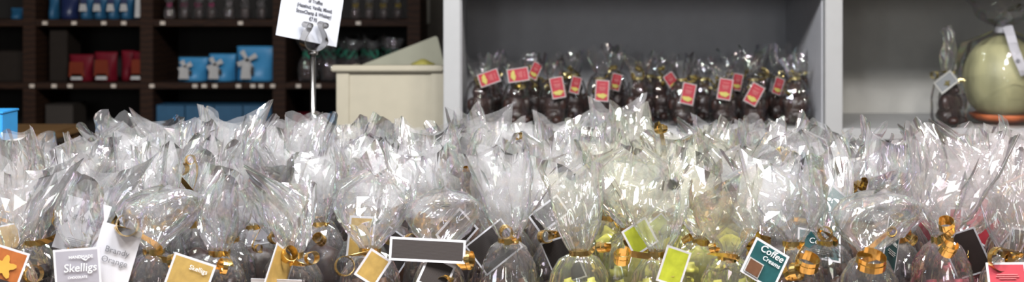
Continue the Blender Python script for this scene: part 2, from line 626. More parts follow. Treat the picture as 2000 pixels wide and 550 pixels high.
# ------------------------------------------------------------------ dark wooden shelving at the back
D = 5.0
sh = thing('wooden_shelving_unit', (0, D, 0), 'dark brown wooden shelving unit stocked with pouches and bags against the back wall', 'shelving')
X = lambda px: (px - 1000) / F * D
Zp = lambda py: EYE - (py - Y0) / F * D
SHELF_TOP = [Zp(-82), Zp(38.5), Zp(161), Zp(282), Zp(400), Zp(520)]
UP = [-190, 57, 286, 545, 808]
for u in UP:
    box('upright', (X(u) - .024, -.001, 0), (X(u) + .024, .38, 2.1), 'dark_wood', sh, .002)
for k, z in enumerate(SHELF_TOP):
    s = box('shelf', (X(UP[0]), .004, z - .024), (X(UP[-1]), .38, z), 'dark_wood', sh, .002)
    if k in (1, 2):
        spots = {1: [88, 145, 203, 242, 318, 470, 650, 700], 2: [63, 106, 137, 222, 297, 381, 399, 420, 466, 494, 510, 533, 583, 622]}[k]
        for px in spots:
            q = box('price_label', (X(px) - .009, -.004, z - .019), (X(px) + .009, .003, z - .006), 'price_white', s)
            q['label'] = 'small pale price label on the shelf edge'
box('back_panel', (X(UP[0]), .385, 0), (X(UP[-1]), .395, 2.1), 'dark_back', sh)


def pouch(name, px0, px1, pyt, shelf_k, m, label, cat, group, dy=0.03, lean=0.0, extra=None, depth=0.07):
    """a stand-up pouch: gusseted foot, flat sealed top edge, its front bulging"""
    w = (px1 - px0) / F * D
    z = SHELF_TOP[shelf_k]
    h = EYE - (pyt / F * D) - z
    r = thing(name, (X((px0 + px1) / 2), D + dy, z + .0008), label, cat, group)
    v, f = [], []
    NX, NZ = 10, 12
    for side in (-1, 1):
        for i in range(NZ + 1):
            t = i / NZ
            th = depth * .5 * (1 - t) ** .8 * (0.6 + 0.8 * math.sin(PI * min(1, t + .15)))
            if t > .93:
                th = .0008
            for j in range(NX + 1):
                s = j / NX * 2 - 1
                edge = (1 - abs(s) ** 3)
                y = side * (th * edge + .0008) + lean * t * h + depth * .55
                v.append((s * w / 2 * (1 - .04 * math.sin(PI * t)), y, t * h))
    q = (NX + 1) * (NZ + 1)
    for sgn in (0, 1):
        for i in range(NZ):
            for j in range(NX):
                a = sgn * q + i * (NX + 1) + j
                c = (a, a + 1, a + NX + 2, a + NX + 1)
                f.append(c if sgn == 0 else c[::-1])
    for i in range(NZ):
        a = i * (NX + 1); f.append((a, a + NX + 1, q + a + NX + 1, q + a))
        a = i * (NX + 1) + NX; f.append((a, q + a, q + a + NX + 1, a + NX + 1))
    for j in range(NX):
        f.append((j, q + j, q + j + 1, j + 1))
        a = NZ * (NX + 1) + j; f.append((a, a + 1, q + a + 1, q + a))
    mk('pouch_body', v, f, m, r, smooth=True)
    if extra:
        extra(r, w, h, depth)
    return r


def windmill(r, w, h, dp):
    y = -.018
    blob(r, 'printed_tower', -w * .17, .012, [(-.020, 0), (.020, 0), (.014, h * .48), (-.014, h * .48)], 'label_white', y)
    blob(r, 'printed_shutter', -w * .17 + .018, .016, [(0, .015), (.012, .01), (.013, h * .30), (.004, h * .34)], 'tan_carton', y - .002)
    for a in (0.5, 2.1, 3.6, 5.2):
        ca, sa = math.cos(a), math.sin(a)
        l, b = h * .30, .006
        blob(r, 'printed_sail', -w * .15, h * .62, [(-sa * b, ca * b), (sa * b, -ca * b), (ca * l + sa * b * 1.6, sa * l - ca * b * 1.6), (ca * l - sa * b * 1.6, sa * l + ca * b * 1.6)], 'label_white', -.006)


def blue_front(r, w, h, dp):
    blob(r, 'printed_band', 0, h * .35, [(-w * .3, 0), (w * .3, 0), (w * .22, h * .3), (-w * .22, h * .3)], 'label_white', -.012)
    blob(r, 'printed_window', 0, h * .68, [(-w * .24, 0), (w * .24, 0), (w * .24, h * .2), (-w * .24, h * .2)], 'navy_pouch', -.004)


def red_front(r, w, h, dp):
    blob(r, 'printed_panel', 0, h * .2, [(-w * .32, 0), (w * .32, 0), (w * .28, h * .55), (-w * .28, h * .55)], 'orange_panel', -.022)
    blob(r, 'printed_label', 0, h * .05, [(-.022, .004), (.022, .004), (.018, .026), (-.018, .026)], 'label_white', -.022)


# top shelf
G = 'blue pouches on the upper wooden shelf'
pouch('snack_pouch', 84, 104, -12, 1, 'shaded_blue_pouch', 'narrow pale blue pouch at the end of the upper wooden shelf row', 'pouch', G)
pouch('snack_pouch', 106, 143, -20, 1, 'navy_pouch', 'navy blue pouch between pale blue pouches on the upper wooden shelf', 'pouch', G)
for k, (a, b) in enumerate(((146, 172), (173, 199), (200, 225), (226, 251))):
    pouch('snack_pouch', a, b, -8, 1, 'shaded_blue_pouch', '%s of four small blue pouches with dark window after the navy pouch' % ('first', 'second', 'third', 'fourth')[k], 'pouch', G, extra=blue_front)


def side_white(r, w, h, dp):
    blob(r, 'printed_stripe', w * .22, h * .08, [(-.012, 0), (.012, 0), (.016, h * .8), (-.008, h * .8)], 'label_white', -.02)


pouch('snack_pouch', 252, 274, -14, 1, 'shaded_blue_pouch', 'blue pouch with white stripe, against the wooden upright, upper shelf', 'pouch', G, extra=side_white)
pouch('snack_pouch', 8, 36, 16, 1, 'shaded_blue_pouch', 'small dim blue pouch alone in the end bay of the upper wooden shelf', 'pouch', None)
# middle shelf
G = 'red pouches on the middle wooden shelf'
pouch('snack_pouch', 124, 172, 108, 2, 'red_pouch', 'red pouch with orange panel, beside the brown carton', 'pouch', G, extra=red_front)
pouch('snack_pouch', 174, 219, 103, 2, 'red_pouch', 'red pouch with orange panel, second from the brown carton', 'pouch', G, extra=red_front)
pouch('snack_pouch', 221, 247, 101, 2, 'red_pouch', 'plain dark red pouch between two orange panelled pouches', 'pouch', G, dy=.07)
pouch('snack_pouch', 249, 281, 102, 2, 'red_pouch', 'red pouch with orange panel, against the wooden upright', 'pouch', G, extra=red_front)
G = 'blue windmill pouches on the middle wooden shelf'
pouch('snack_pouch', 338, 397, 114, 2, 'blue_pouch', 'shortest blue pouch with white windmill picture on the middle shelf', 'pouch', G, extra=windmill, lean=.1, depth=.09)
pouch('snack_pouch', 398, 452, 107, 2, 'blue_pouch', 'blue windmill pouch standing in the middle of three', 'pouch', G, extra=windmill, lean=.1, depth=.09)
pouch('snack_pouch', 453, 531, 92, 2, 'blue_pouch', 'tallest blue pouch with white windmill picture beside the wooden upright', 'pouch', G, extra=windmill, lean=.1, depth=.09)


def carton(name, px0, px1, pyt, k, m, label, group=None, dy=.06, dep=.16, lid=True):
    z = SHELF_TOP[k]
    h = EYE - pyt / F * D - z
    w = (px1 - px0) / F * D
    r = thing(name, (X((px0 + px1) / 2), D + dy, z + .0008), label, 'carton', group)
    box('carton_body', (-w / 2, 0, 0), (w / 2, dep, h), m, r, .002)
    if lid:
        box('lid_flap', (-w / 2, -.002, h), (w / 2, dep * .49, h + .002), m, r)
        box('lid_flap', (-w / 2, dep * .51, h), (w / 2, dep + .002, h + .002), m, r)
    return r


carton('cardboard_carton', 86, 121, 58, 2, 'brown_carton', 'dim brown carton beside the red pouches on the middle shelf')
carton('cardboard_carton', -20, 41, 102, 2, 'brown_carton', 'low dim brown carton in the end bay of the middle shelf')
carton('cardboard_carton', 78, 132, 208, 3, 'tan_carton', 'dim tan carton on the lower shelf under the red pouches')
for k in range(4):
    carton('chocolate_carton', 300 + k * 57, 355 + k * 57, 208, 3, 'shaded_blue_pouch', '%s of four blue cartons on the lower shelf under the windmill pouches' % ('first', 'second', 'third', 'last')[k], 'blue cartons on the lower shelf', dy=.04)
cols = ['red_pouch', 'pink_bow', 'blue_pouch', 'green_bow', 'orange_panel', 'yellow_bow']
nm = ['red', 'pink', 'blue', 'green', 'orange', 'yellow']
for k in range(6):
    carton('chocolate_carton', 569 + k * 34, 600 + k * 34, 226 + (k * 5) % 9, 3, cols[k], 'small %s carton on the lower shelf behind the sign pole' % nm[k], 'small coloured cartons on the lower shelf', dy=.04, dep=.1)

# small bagged sweets with bows on the back shelves
sb_film = [film_mesh(900 + i, a=.040, b=.036, hc=.075, zn=.105, rn=.011, zt=.17, af=.045, bf=.03, m='cellophane_soft', N=48) for i in range(3)]


def lump_mesh(seed, a, b, h, m, N=20, M=10, k=0.14):
    rng = np.random.default_rng(seed)
    v, f = [], []
    phs = rng.random((6, 3)) * 6.28
    fr = rng.uniform(60, 130, (6, 3))
    for i in range(M + 1):
        t = i / M
        rr = (1 - abs(2 * t - 1) ** 4) ** .5 if 0 < t < 1 else .15
        for j in range(N):
            an = 2 * PI * j / N
            p = np.array([a * rr * math.cos(an), b * rr * math.sin(an), h * t])
            q = 1 + k * float(np.mean(np.sin(fr @ p * 1.0 + phs[:, 0])) * 2)
            v.append((p[0] * q, p[1] * q, max(0.001, p[2])))
    for i in range(M):
        for j in range(N):
            kx = (j + 1) % N
            f.append((i * N + j, i * N + kx, (i + 1) * N + kx, (i + 1) * N + j))
    f.append(tuple(reversed(range(N))))
    f.append(tuple(range(M * N, (M + 1) * N)))
    me = bpy.data.meshes.new('sweets')
    me.from_pydata(v, [], f)
    me.materials.append(MATS[m])
    me.polygons.foreach_set('use_smooth', [True] * len(me.polygons))
    return me


sb_fill = lump_mesh(5, .034, .030, .078, 'dark_chocolate')


def bow_mesh(m, R=.016):
    path, wd = [], []
    for i in range(41):
        t = 2 * PI * i / 40
        path.append(Vector((R * 1.9 * math.sin(t), -.004 * math.cos(2 * t), R * .9 * math.sin(2 * t))))
        wd.append(Vector((0, 1, .2)))
    v, f = strip(path, wd, .012, .0008)
    me = bpy.data.meshes.new('bow')
    me.from_pydata(v, [], f)
    me.materials.append(MATS[m])
    return me


bows = {k: bow_mesh(k + '_bow') for k in ('pink', 'yellow', 'green', 'grey')}


def sweets_bag(px, k, color, label, group, i, dy, sc=1.0):
    r = thing('sweet_bag', (X(px), D + dy, SHELF_TOP[k] + .0008), label, 'sweet bag', group)
    r.scale = (sc, sc, sc)
    link('cellophane_wrap', sb_film[i % 3], r, None, (0, 0, i * 1.3))
    link('sweets', sb_fill, r, (0, 0, .001), (0, 0, i * .9))
    link('bow', bows[color], r, (0, -.02, .105), (0, 0, (i % 3 - 1) * .7)).scale = (.8, .8, 1.1)
    return r


ORD = ('first', 'second', 'third', 'fourth', 'fifth', 'sixth', 'seventh', 'eighth', 'ninth', 'tenth', 'eleventh', 'twelfth', 'thirteenth',
       'fourteenth', 'fifteenth', 'sixteenth', 'seventeenth', 'eighteenth', 'nineteenth', 'twentieth', 'twenty-first', 'twenty-second', 'twenty-third', 'twenty-fourth')
for i, px in enumerate((322, 352, 380, 405)):
    sweets_bag(px, 1, 'pink', 'small dark sweet bag with pink bow, %s from the upright, upper shelf' % ORD[i], 'pink bowed sweet bags on the upper shelf', i, .07, .52)
for i, px in enumerate((440, 472, 504)):
    sweets_bag(px, 1, 'grey', 'small dark sweet bag with grey bow, %s after the pink bowed bags' % ORD[i], 'grey bowed sweet bags on the upper shelf', i, .07, .56)
for i, px in enumerate((690, 718, 746, 774)):
    sweets_bag(px, 1, 'yellow', 'small dark sweet bag with yellow bow, %s from the hanging sign' % ORD[i], 'yellow bowed sweet bags on the upper shelf', i, .07, .5)
for i, px in enumerate((596, 640, 683, 725, 764)):
    sweets_bag(px, 2, 'green', 'clear sweet bag with green bow, %s in the row behind the sign pole' % ORD[i], 'green bowed sweet bags on the middle shelf', i, .08, .98)
for i, px in enumerate((616, 660, 705, 748)):
    sweets_bag(px, 2, 'green', 'clear sweet bag with green bow, %s in the rear row on that shelf' % ORD[i], 'green bowed sweet bags on the middle shelf', i + 1, .20, 1.0)

# light switch on the wall beside the shelving
sw = thing('light_switch', P(829, 14, 5.545), 'dull beige double light switch plate on the dark wall', 'light switch')
box('switch_plate', (-.022, -.012, -.07), (.022, 0.003, .07), 'switch_plastic', sw, .003)
box('rocker', (-.012, -.017, .012), (.012, -.0115, .05), 'switch_plastic', sw, .001)
box('rocker', (-.012, -.017, -.05), (.012, -.0115, -.012), 'switch_plastic', sw, .001)

# ------------------------------------------------------------------ cream bin
DB = 3.6
bx0, bx1 = P(657, 0, DB).x, P(866, 0, DB).x
zt = EYE - 139 / F * DB
cb = thing('display_bin', (bx0, DB, 0), 'cream painted wooden bin with raised sloping rear board beside the white cabinet', 'bin')
W = bx1 - bx0
box('front_panel', (.03, .006, .05), (W - .03, .02, zt), 'cream_paint', cb, .001)
box('stile', (0, 0, 0), (.034, .022, zt), 'cream_paint', cb, .001)
box('stile', (W - .034, 0, 0), (W, .022, zt), 'cream_paint', cb, .001)
box('bottom_rail', (.034, 0, .0), (W - .034, .02, .09), 'cream_paint', cb, .001)
box('front_rim', (-.013, -.014, zt), (W, .03, zt + .016), 'cream_paint', cb, .003)
box('side_panel', (0, .024, 0), (.016, .42, zt), 'cream_paint', cb, .001)
box('side_panel', (W - .016, .024, 0), (W, .42, zt), 'cream_paint', cb, .001)
# rear board: its top edge climbs towards the cabinet
yb = .42
dB = DB + yb
v = []
pts = [(P(690, 0, dB).x, .2), (P(690, 0, dB).x, EYE - 133 / F * dB), (P(846, 0, dB).x, EYE - 72 / F * dB), (P(851, 0, dB).x, EYE - 70.5 / F * dB), (P(855, 0, dB).x, EYE - 74 / F * dB), (P(868, 0, dB).x, EYE - 128 / F * dB), (P(868, 0, dB).x, .2)]
for y in (yb, yb + .02):
    for (x, z) in pts:
        v.append((x - bx0, y, z))
n = len(pts)
mk('rear_board', v, [tuple(range(n)), tuple(reversed(range(n, 2 * n)))] + [(i, i + n, (i + 1) % n + n, (i + 1) % n) for i in range(n)], 'cream_liner', cb)
box('bin_floor', (.016, .024, zt - .14), (W - .016, .42, zt - .12), 'cream_liner', cb)
# something yellow inside
yl = mk('lemon_packet', [], [], 'lemon_sweet')
bpy.data.objects.remove(yl)
me = lump_mesh(77, .042, .05, .140, 'lemon_sweet')
me.materials.clear()
me.materials.append(MATS['ink_olive'])
yo = link('lemon_packet', me, None, P(826, 0, DB + .3) * 1.0)
yo.location.z = zt - .12
tag(yo, 'rounded yellow packet lying inside the cream bin', 'packet')

# ------------------------------------------------------------------ white shelf cabinet
DC = 3.45
XC = lambda px: (px - 1000) / F * DC
zs = EYE - 251 / F * DC
ca = thing('shelf_cabinet', (0, DC, 0), 'white painted open shelf cabinet holding chocolate figures', 'cabinet')
CB = .50
box('upright', (XC(866), 0, 0), (XC(899), CB, 1.78), 'white_paint', ca, .002)
box('upright', (XC(1612), 0, 0), (XC(1646), CB, 1.78), 'white_paint', ca, .002)
box('upright', (XC(2360), 0, 0), (XC(2394), CB, 1.78), 'white_paint', ca, .002)
box('top_board', (XC(860), -.01, 1.78), (XC(2400), CB, 1.81), 'white_paint', ca, .003)
ZU = 1.332  # unseen upper shelf, height set to throw shade into the cells
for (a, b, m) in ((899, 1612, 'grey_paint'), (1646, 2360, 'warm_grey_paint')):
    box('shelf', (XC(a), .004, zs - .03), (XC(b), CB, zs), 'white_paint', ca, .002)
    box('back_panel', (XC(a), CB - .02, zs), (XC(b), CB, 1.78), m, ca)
    box('shelf', (XC(a), .004, ZU), (XC(b), CB - .02, ZU + .03), 'white_paint', ca, .002)
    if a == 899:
        box('toning_panel', (XC(b) - .003, .03, zs + .0005), (XC(b) - .0002, CB - .021, ZU - .0005), m, ca)  # thin panels added to grey the uprights' lit inner faces
        box('toning_panel', (XC(a) + .0002, .03, zs + .0005), (XC(a) + .003, CB - .021, ZU - .0005), m, ca)
    box('lower_panel', (XC(a), .03, 0), (XC(b), .05, zs - .03), 'white_paint', ca)

# ------------------------------------------------------------------ chocolate figures in cellophane
fig_film = [film_mesh(300 + i, a=.036, b=.034, hc=.095, zn=.122, rn=.010, zt=.185, af=.038, bf=.026, m='cellophane_thin', N=56, lean=.010) for i in range(5)]


def figure_mesh(seed):
    """a moulded sitting figure: broad base, body, arms, head with two ears"""
    bm = bmesh.new()
    def ball(c, r, s=(1, 1, 1)):
        g = bmesh.ops.create_icosphere(bm, subdivisions=2, radius=r)
        for v in g['verts']:
            v.co = Vector((v.co.x * s[0] + c[0], v.co.y * s[1] + c[1], v.co.z * s[2] + c[2]))
    ball((0, 0, .022), .030, (1, .95, .75))
    ball((0, 0, .046), .026, (.95, .9, 1.1))
    ball((0, -.004, .080), .019)
    ball((-.024, -.008, .050), .011, (1, 1, 1.7))
    ball((.024, -.008, .050), .011, (1, 1, 1.7))
    ball((-.016, -.020, .012), .012, (1, 1.4, .9))
    ball((.016, -.020, .012), .012, (1, 1.4, .9))
    ball((-.009, 0, .103), .006, (1, .8, 2.4))
    ball((.009, 0, .103), .006, (1, .8, 2.4))
    ball((0, -.021, .077), .007)
    me = bpy.data.meshes.new('tmp')
    bm.to_mesh(me)
    bm.free()
    o = bpy.data.objects.new('tmp', me)
    COL.objects.link(o)
    mo = o.modifiers.new('r', 'REMESH')
    mo.mode = 'VOXEL'
    mo.voxel_size = .0028
    dg = bpy.context.evaluated_depsgraph_get()
    m2 = bpy.data.meshes.new_from_object(o.evaluated_get(dg))
    bpy.data.objects.remove(o)
    zmin = min(v.co.z for v in m2.vertices)
    m2.transform(Matrix.Translation((0, 0, -zmin + .0008)))
    m2.materials.clear()
    m2.materials.append(MATS['dark_chocolate'])
    m2.polygons.foreach_set('use_smooth', [True] * len(m2.polygons))
    return m2


FIG = figure_mesh(1)
rr = random.Random(11)
fig_card = card_mesh(.036, .056, .002, 'red_print', 'label_white')
fig_card_small = card_mesh(.030, .046, .002, 'red_print', 'label_white')


def fig_tag(r, loc, roll, yaw, big=True):
    c = link('gift_tag', fig_card if big else fig_card_small, r, loc, (0, roll, yaw))
    h = .056 if big else .046
    w = .036 if big else .030
    for i, (q, dz) in enumerate(((.7, .30), (.8, .16), (.75, .10), (.6, .03))):
        patch(c, 0, h * dz, w * .62 * q, .0022, 'ink_pink', 'small_print')
    pts = [(w * .36 * math.cos(t) * (1 + .25 * math.sin(3 * t)), h * .11 * math.sin(t) * (1 + .2 * math.cos(5 * t))) for t in [2 * PI * k / 14 for k in range(14)]]
    blob(c, 'printed_picture', 0, -h * .24, pts, 'ink_olive')
    return c


# front row: (px of the figure, (tag px, tag py, roll, yaw) or None)
front = [(936, (955, 152, 1.25, .2)), (1008, (1012, 146, 1.42, 0)), (1080, (1089, 171, -.18, 0)), (1172, (1176, 177, .06, -.1)),
         (1247, None), (1332, (1344, 183, .2, -.3)), (1412, (1416, 174, .16, -.1)), (1472, (1473, 184, .5, 0)), (1553, None)]
rear = [(955, None), (1043, (1045, 138, .5, .5)), (1122, (1124, 166, .25, .4)), (1205, (1203, 160, .25, .3)), (1290, (1312, 158, -.6, .2)), (1375, None),
        (1445, (1440, 160, .2, .3)), (1520, (1520, 168, .35, .4)), (1572, None)]
for row, lst, dd in ((0, front, 3.545), (1, rear, 3.66), (2, [(p + 31, None) for p, _ in front[:-1]], 3.775)):
    for i, (px, t) in enumerate(lst):
        rn_ = ('front', 'second', 'rear')[row]
        lab = 'dark chocolate figure in clear wrap%s, %s row, %s from the cream bin' % (' with red card' if t else '', rn_, ORD[i])
        if row == 2:
            px = 1000 + (px - 1000) * 3.545 / 3.66
        loc = Vector(((px - 1000) / F * dd, dd, zs + .0008))
        r = thing('wrapped_chocolate_figure', loc, lab, 'chocolate figure', 'wrapped chocolate figures in the white cabinet')
        s = rr.uniform(.95, 1.04)
        if px > 1540:
            s *= 1.06
        fm = link('cellophane_wrap', fig_film[(i * 2 + row) % 5], r, None, (0, 0, rr.random() * 6.28))
        fm.scale = (s, s, s * (1.12 if i in (3, 7) else 1.0))
        link('chocolate', FIG, r, (0, 0, .001), (0, 0, rr.uniform(-.6, .6))).scale = (s * 1.16, s * 1.10, s * 1.08)
        cs = [(Vector((rr.uniform(-.03, .03), -.03, .122 * s + rr.uniform(-.02, .03))), .006, Vector((rr.uniform(-1, 1), -.6, rr.uniform(-.4, .4))), 2.4),
              (Vector((rr.uniform(-.03, .03), -.026, .122 * s + rr.uniform(-.04, .01))), .005, Vector((rr.uniform(-1, 1), -.5, rr.uniform(-.4, .4))), 2.2)]
        ribbon_obj(r, .122 * s, .010, cs, .0062, i + row * 20, 'gold_foil')
        if t:
            tp = P(t[0], t[1], dd - (.046 if row == 0 else .05))
            fig_tag(r, tp - loc, t[2], t[3], row == 0)

# small wrapped figure beside the egg
dd = 3.505
loc = P(1853, 0, dd); loc.z = zs + .0008
r = thing('wrapped_chocolate_figure', loc, 'small dark chocolate figure with silver edged card standing beside the pale egg', 'chocolate figure')
link('cellophane_wrap', film_mesh(411, a=.042, b=.036, hc=.108, zn=.142, rn=.012, zt=.262, af=.050, bf=.02, style='roll', m='cellophane_grey', lean=.006), r, None, (0, 0, .3))
link('chocolate', FIG, r, (0, 0, .001), (0, 0, .7)).scale = (1.28, 1.15, 1.2)
ribbon_obj(r, .142, .011, [(Vector((-.048, -.02, .135)), .010, Vector((.5, -1, .2)), 2.0), (Vector((.012, -.045, .125)), .006, Vector((1, -.4, 0)), 2.2)], .005, 5, 'gold_foil')
c = link('gift_tag', card_mesh(.056, .038, .004, 'slate_print', 'silver_card'), r, P(1848, 160, dd - .046) - loc, (0, -.66, 0))
blob(c, 'printed_picture', 0, -.004, [(.008 * math.cos(t) * (1 + .5 * math.sin(3 * t)), .006 * math.sin(t) * (1 + .4 * math.cos(4 * t))) for t in [2 * PI * k / 24 for k in range(24)]], 'gold_foil')

# the big pale egg
dd = 3.625
loc = P(1958, 0, dd); loc.z = zs + .0008
eg = thing('wrapped_easter_egg', loc, 'large pale white chocolate egg in clear wrap with white ribbon on orange base', 'easter egg')
prof = []
ze = .008
H = .228
for i in range(25):
    t = i / 24
    a = PI * t
    rad = .1045 * math.sin(a) ** .92 * (1 + .06 * math.cos(a)) if 0 < t < 1 else .002
    prof.append((rad, ze + H / 2 - H / 2 * math.cos(a)))
v, f = lathe_verts(prof, 48)
mk('egg_shell', v, f, 'white_chocolate', eg, smooth=True)
bp_ = [(.050, 0.0012), (.064, .003), (.078, .012), (.084, .024), (.082, .025), (.075, .013), (.062, .006), (.050, .005)]
v, f = lathe_verts(bp_, 48)
v = [(x * (1 + .03 * math.sin(12 * math.atan2(y, x))), y * (1 + .03 * math.sin(12 * math.atan2(y, x))), z) for x, y, z in v]
mk('paper_base', v, f[:-2] + [f[-2]], 'orange_paper', eg, smooth=True)
link('cellophane_wrap', film_mesh(500, a=.108, b=.110, hc=.215, zn=.256, rn=.016, zt=.334, af=.10, bf=.07, m='cellophane_grey', N=96, lean=.02, crumple=1.2), eg, None, (0, 0, .8))
# white ribbon strap hanging over the front with a printed mark
pw = [Vector((.020 * math.cos(t), .020 * math.sin(t), .256)) for t in [-PI / 2 + .3 - 2 * PI + 2 * PI * k / 20 for k in range(21)]]
pa = P(1968, 52, dd - .05) - loc
pa2 = [pa, P(1974, 70, dd - .085) - loc, P(1981, 95, dd - .108) - loc, P(1990, 118, dd - .122) - loc, P(1997, 133, dd - .125) - loc, P(2002, 146, dd - .126) - loc]
path = pw + pa2
wd = [Vector((0, 0, 1))] * 21 + [Vector((1, .1, .35))] * len(pa2)
v, f = strip(path, wd, .025, .0006)
rb = mk('ribbon', v, f, 'white_ribbon', eg)
mpos = P(1988, 118, dd - .128) - loc
blob(rb, 'printed_mark', mpos.x, mpos.z, [((.0075 if k % 2 else .0035) * math.cos(2 * PI * k / 10), (.0075 if k % 2 else .0035) * math.sin(2 * PI * k / 10)) for k in range(10)], 'ink_grey', mpos.y)

# ------------------------------------------------------------------ counter with the bags
ct = thing('display_counter', (0, 1.6, 0), 'wooden display counter covered with rows of wrapped gift bags', 'counter')
box('counter_top', (-1.25, 0, TAB - .04), (1.25, 1.02, TAB), 'counter_wood', ct, .004)
for sx in (-1.18, 1.18):
    for sy in (.06, .96):
        box('leg', (sx - .035, sy - .035, 0), (sx + .035, sy + .035, TAB - .04), 'counter_wood', ct, .003)
box('apron', (-1.145, .03, TAB - .16), (1.145, .05, TAB - .04), 'counter_wood', ct)

# sign on a pole with a spring clip
ds = 2.555
sb = P(611, 0, ds); sb.z = TAB
sg = thing('sign_holder', sb, 'chrome pole sign holder with curled clip standing among the bags', 'sign holder')
v, f = lathe_verts([(.040, 0), (.040, .004), (.034, .008), (.006, .011), (.006, .012)], 32)
mk('base', v, f, 'chrome', sg, smooth=False)
ztop = P(611, 101, ds).z - TAB
v, f = lathe_verts([(.0056, .011), (.0056, ztop)], 20)
mk('pole', v, f, 'chrome', sg, smooth=True)
v, f = lathe_verts([(.009, ztop - .006), (.010, ztop - .003), (.010, ztop), (.006, ztop + .003)], 20)
mk('collar', v, f, 'chrome', sg, smooth=True)
u = ds / F
half = [(0, 2), (7, 3.5), (15, 8), (20, 14), (22, 21), (20, 29), (17, 37), (12.2, 45), (9.8, 52)]
cl = []
for i in range(13):   # curled tip
    t = -0.2 + i / 12 * 2 * PI * .86
    cl.append((14.8 - 5.6 * math.cos(t), 53 + 5.6 * math.sin(t)))
right = half + cl
full = [(-x, z) for x, z in reversed(right)] + right[1:]
# smooth the outline
pth = []
for i in range(len(full) - 1):
    for k in range(3):
        t = k / 3
        p0 = full[max(i - 1, 0)]; p1 = full[i]; p2 = full[i + 1]; p3 = full[min(i + 2, len(full) - 1)]
        q = [0.5 * (2 * p1[a] + (p2[a] - p0[a]) * t + (2 * p0[a] - 5 * p1[a] + 4 * p2[a] - p3[a]) * t * t + (3 * p1[a] - p0[a] - 3 * p2[a] + p3[a]) * t ** 3) for a in (0, 1)]
        pth.append(Vector((q[0] * u * 1.22, 0, q[1] * u)))
v, f = strip(pth, [Vector((0, 1, 0))] * len(pth), .0195, .0012)
mk('clip', v, f, 'chrome', sg, smooth=False, loc=(0, 0, ztop), rot=(.16, 0, .74))

sgw, sgh = .140, .105
cc = P(610, 30, ds - .003)
bl, br = P(550, 65, ds), P(660, 96, ds)
roll, yaw = math.radians(10.6), math.radians(42)
card = bpy.data.objects.new('price_sign', card_mesh(sgw, sgh, .001, 'sign_card', 'sign_card', .0008))
COL.objects.link(card)
card.rotation_euler = (0, roll, yaw)
tag(card, 'white printed price card tilted in the chrome clip', 'sign')
# bottom edge middle sits in the clip
Rm = Euler((0, roll, yaw)).to_matrix()
mid = P(605, 80.5, ds)
card.location = mid - Rm @ Vector((0, 0, -sgh / 2)) + Rm @ Vector((0, .0112, 0))
for tx, z in (('of Truffles', .025), ('(Hazelnut; Vanilla; Mixed;', .0135), ('StrawChamp & Whiskey)', .002), ('\u20ac7.95', -.0095)):
    letter(card, tx, .0104, 'ink_dark', 0.006, z, bold=.00018).scale = (.77, 1, 1)

# ------------------------------------------------------------------ blue box, grey card and tan crate at the end
d = 2.50
x1 = P(4, 0, d).x
bb = thing('blue_box', (x1 - .09, d, TAB), 'bright blue cardboard box standing at the end of the counter', 'box')
hb = P(0, 222, d).z - TAB
box('carton_body', (-.09, 0, 0), (.09, .08, hb), 'blue_card', bb, .0015)
box('lid', (-.092, -.002, hb), (.092, .082, hb + .004), 'blue_card', bb, .001)
box('printed_panel', (-.08, -.0012, .02), (.058, .0004, hb - .004), 'blue_dark', bb)
d = 2.215
gv = []
gp = [P(-60, 288, d), P(49, 267, d), P(52, 360, d), P(-60, 380, d)]
z0 = TAB
base = Vector((P(0, 0, d).x, d, TAB))
for y in (0, .003):
    for p in [gp[0], gp[1], Vector((gp[2].x, d, TAB)), Vector((gp[0].x, d, TAB))]:
        gv.append((p.x - base.x, y, p.z - base.z))
go = mk('display_card', gv, [(0, 3, 2, 1), (4, 5, 6, 7), (0, 1, 5, 4), (1, 2, 6, 5), (2, 3, 7, 6), (3, 0, 4, 7)], 'grey_board', None, loc=base)
tag(go, 'plain pale grey display card standing in front of the blue box', 'display card')
d = 3.3
cr = thing('wooden_crate', (P(20, 0, d).x, d, 0), 'low tan wooden crate on the floor behind the counter end', 'crate')
zc = P(0, 262, d).z
x0c, x1c = P(-120, 0, d).x - cr.location.x, P(92, 0, d).x - cr.location.x
box('crate_top', (x0c, 0, zc - .02), (x1c, .28, zc), 'tan_wood', cr, .002)
for k in range(4):
    z = zc - .03 - k * .24
    box('slat', (x0c + .005, .004, z - .2), (x1c - .005, .016, z), 'tan_wood', cr, .001)
for xx in (x0c + .01, x1c - .04):
    for yy in (.02, .24):
        box('corner_post', (xx, yy, 0), (xx + .03, yy + .03, zc - .02), 'tan_wood', cr)

# ------------------------------------------------------------------ gift bags
VAR = {}
for i in range(10):
    VAR[('fan', i)] = film_mesh(20 + i, style='fan', hc=.120, zn=.150, m='cellophane_clear', zt=.250 + (i % 4) * .006, af=.057, bf=.014 + .006 * (i % 3), lean=.022, facets=i % 5 != 4, N=72 if i % 5 == 4 else 34)
for i in range(5):
    VAR[('dome', i)] = film_mesh(50 + i, style='dome', hc=.120, zn=.150, m='cellophane_clear', zt=.238 + .008 * (i % 3), af=.050, bf=.036, lean=.018, crumple=1.2, facets=i % 2 == 0, N=36 if i % 2 == 0 else 72)
for i in range(5):
    VAR[('roll', i)] = film_mesh(70 + i, style='roll', hc=.120, zn=.150, m='cellophane_clear', zt=.26 + .008 * (i % 2), af=.046, bf=.030, lean=.02, facets=i % 2 == 0, N=32 if i % 2 == 0 else 72)


def retint(me, m):
    c = me.copy()
    c.materials.clear()
    c.materials.append(MATS[m])
    return c


TINT = {}


def film_for(style, i, m):
    if m == 'cellophane_clear':
        return VAR[(style, i)]
    k = (style, i, m)
    if k not in TINT:
        TINT[k] = retint(VAR[(style, i)], m)
    return TINT[k]


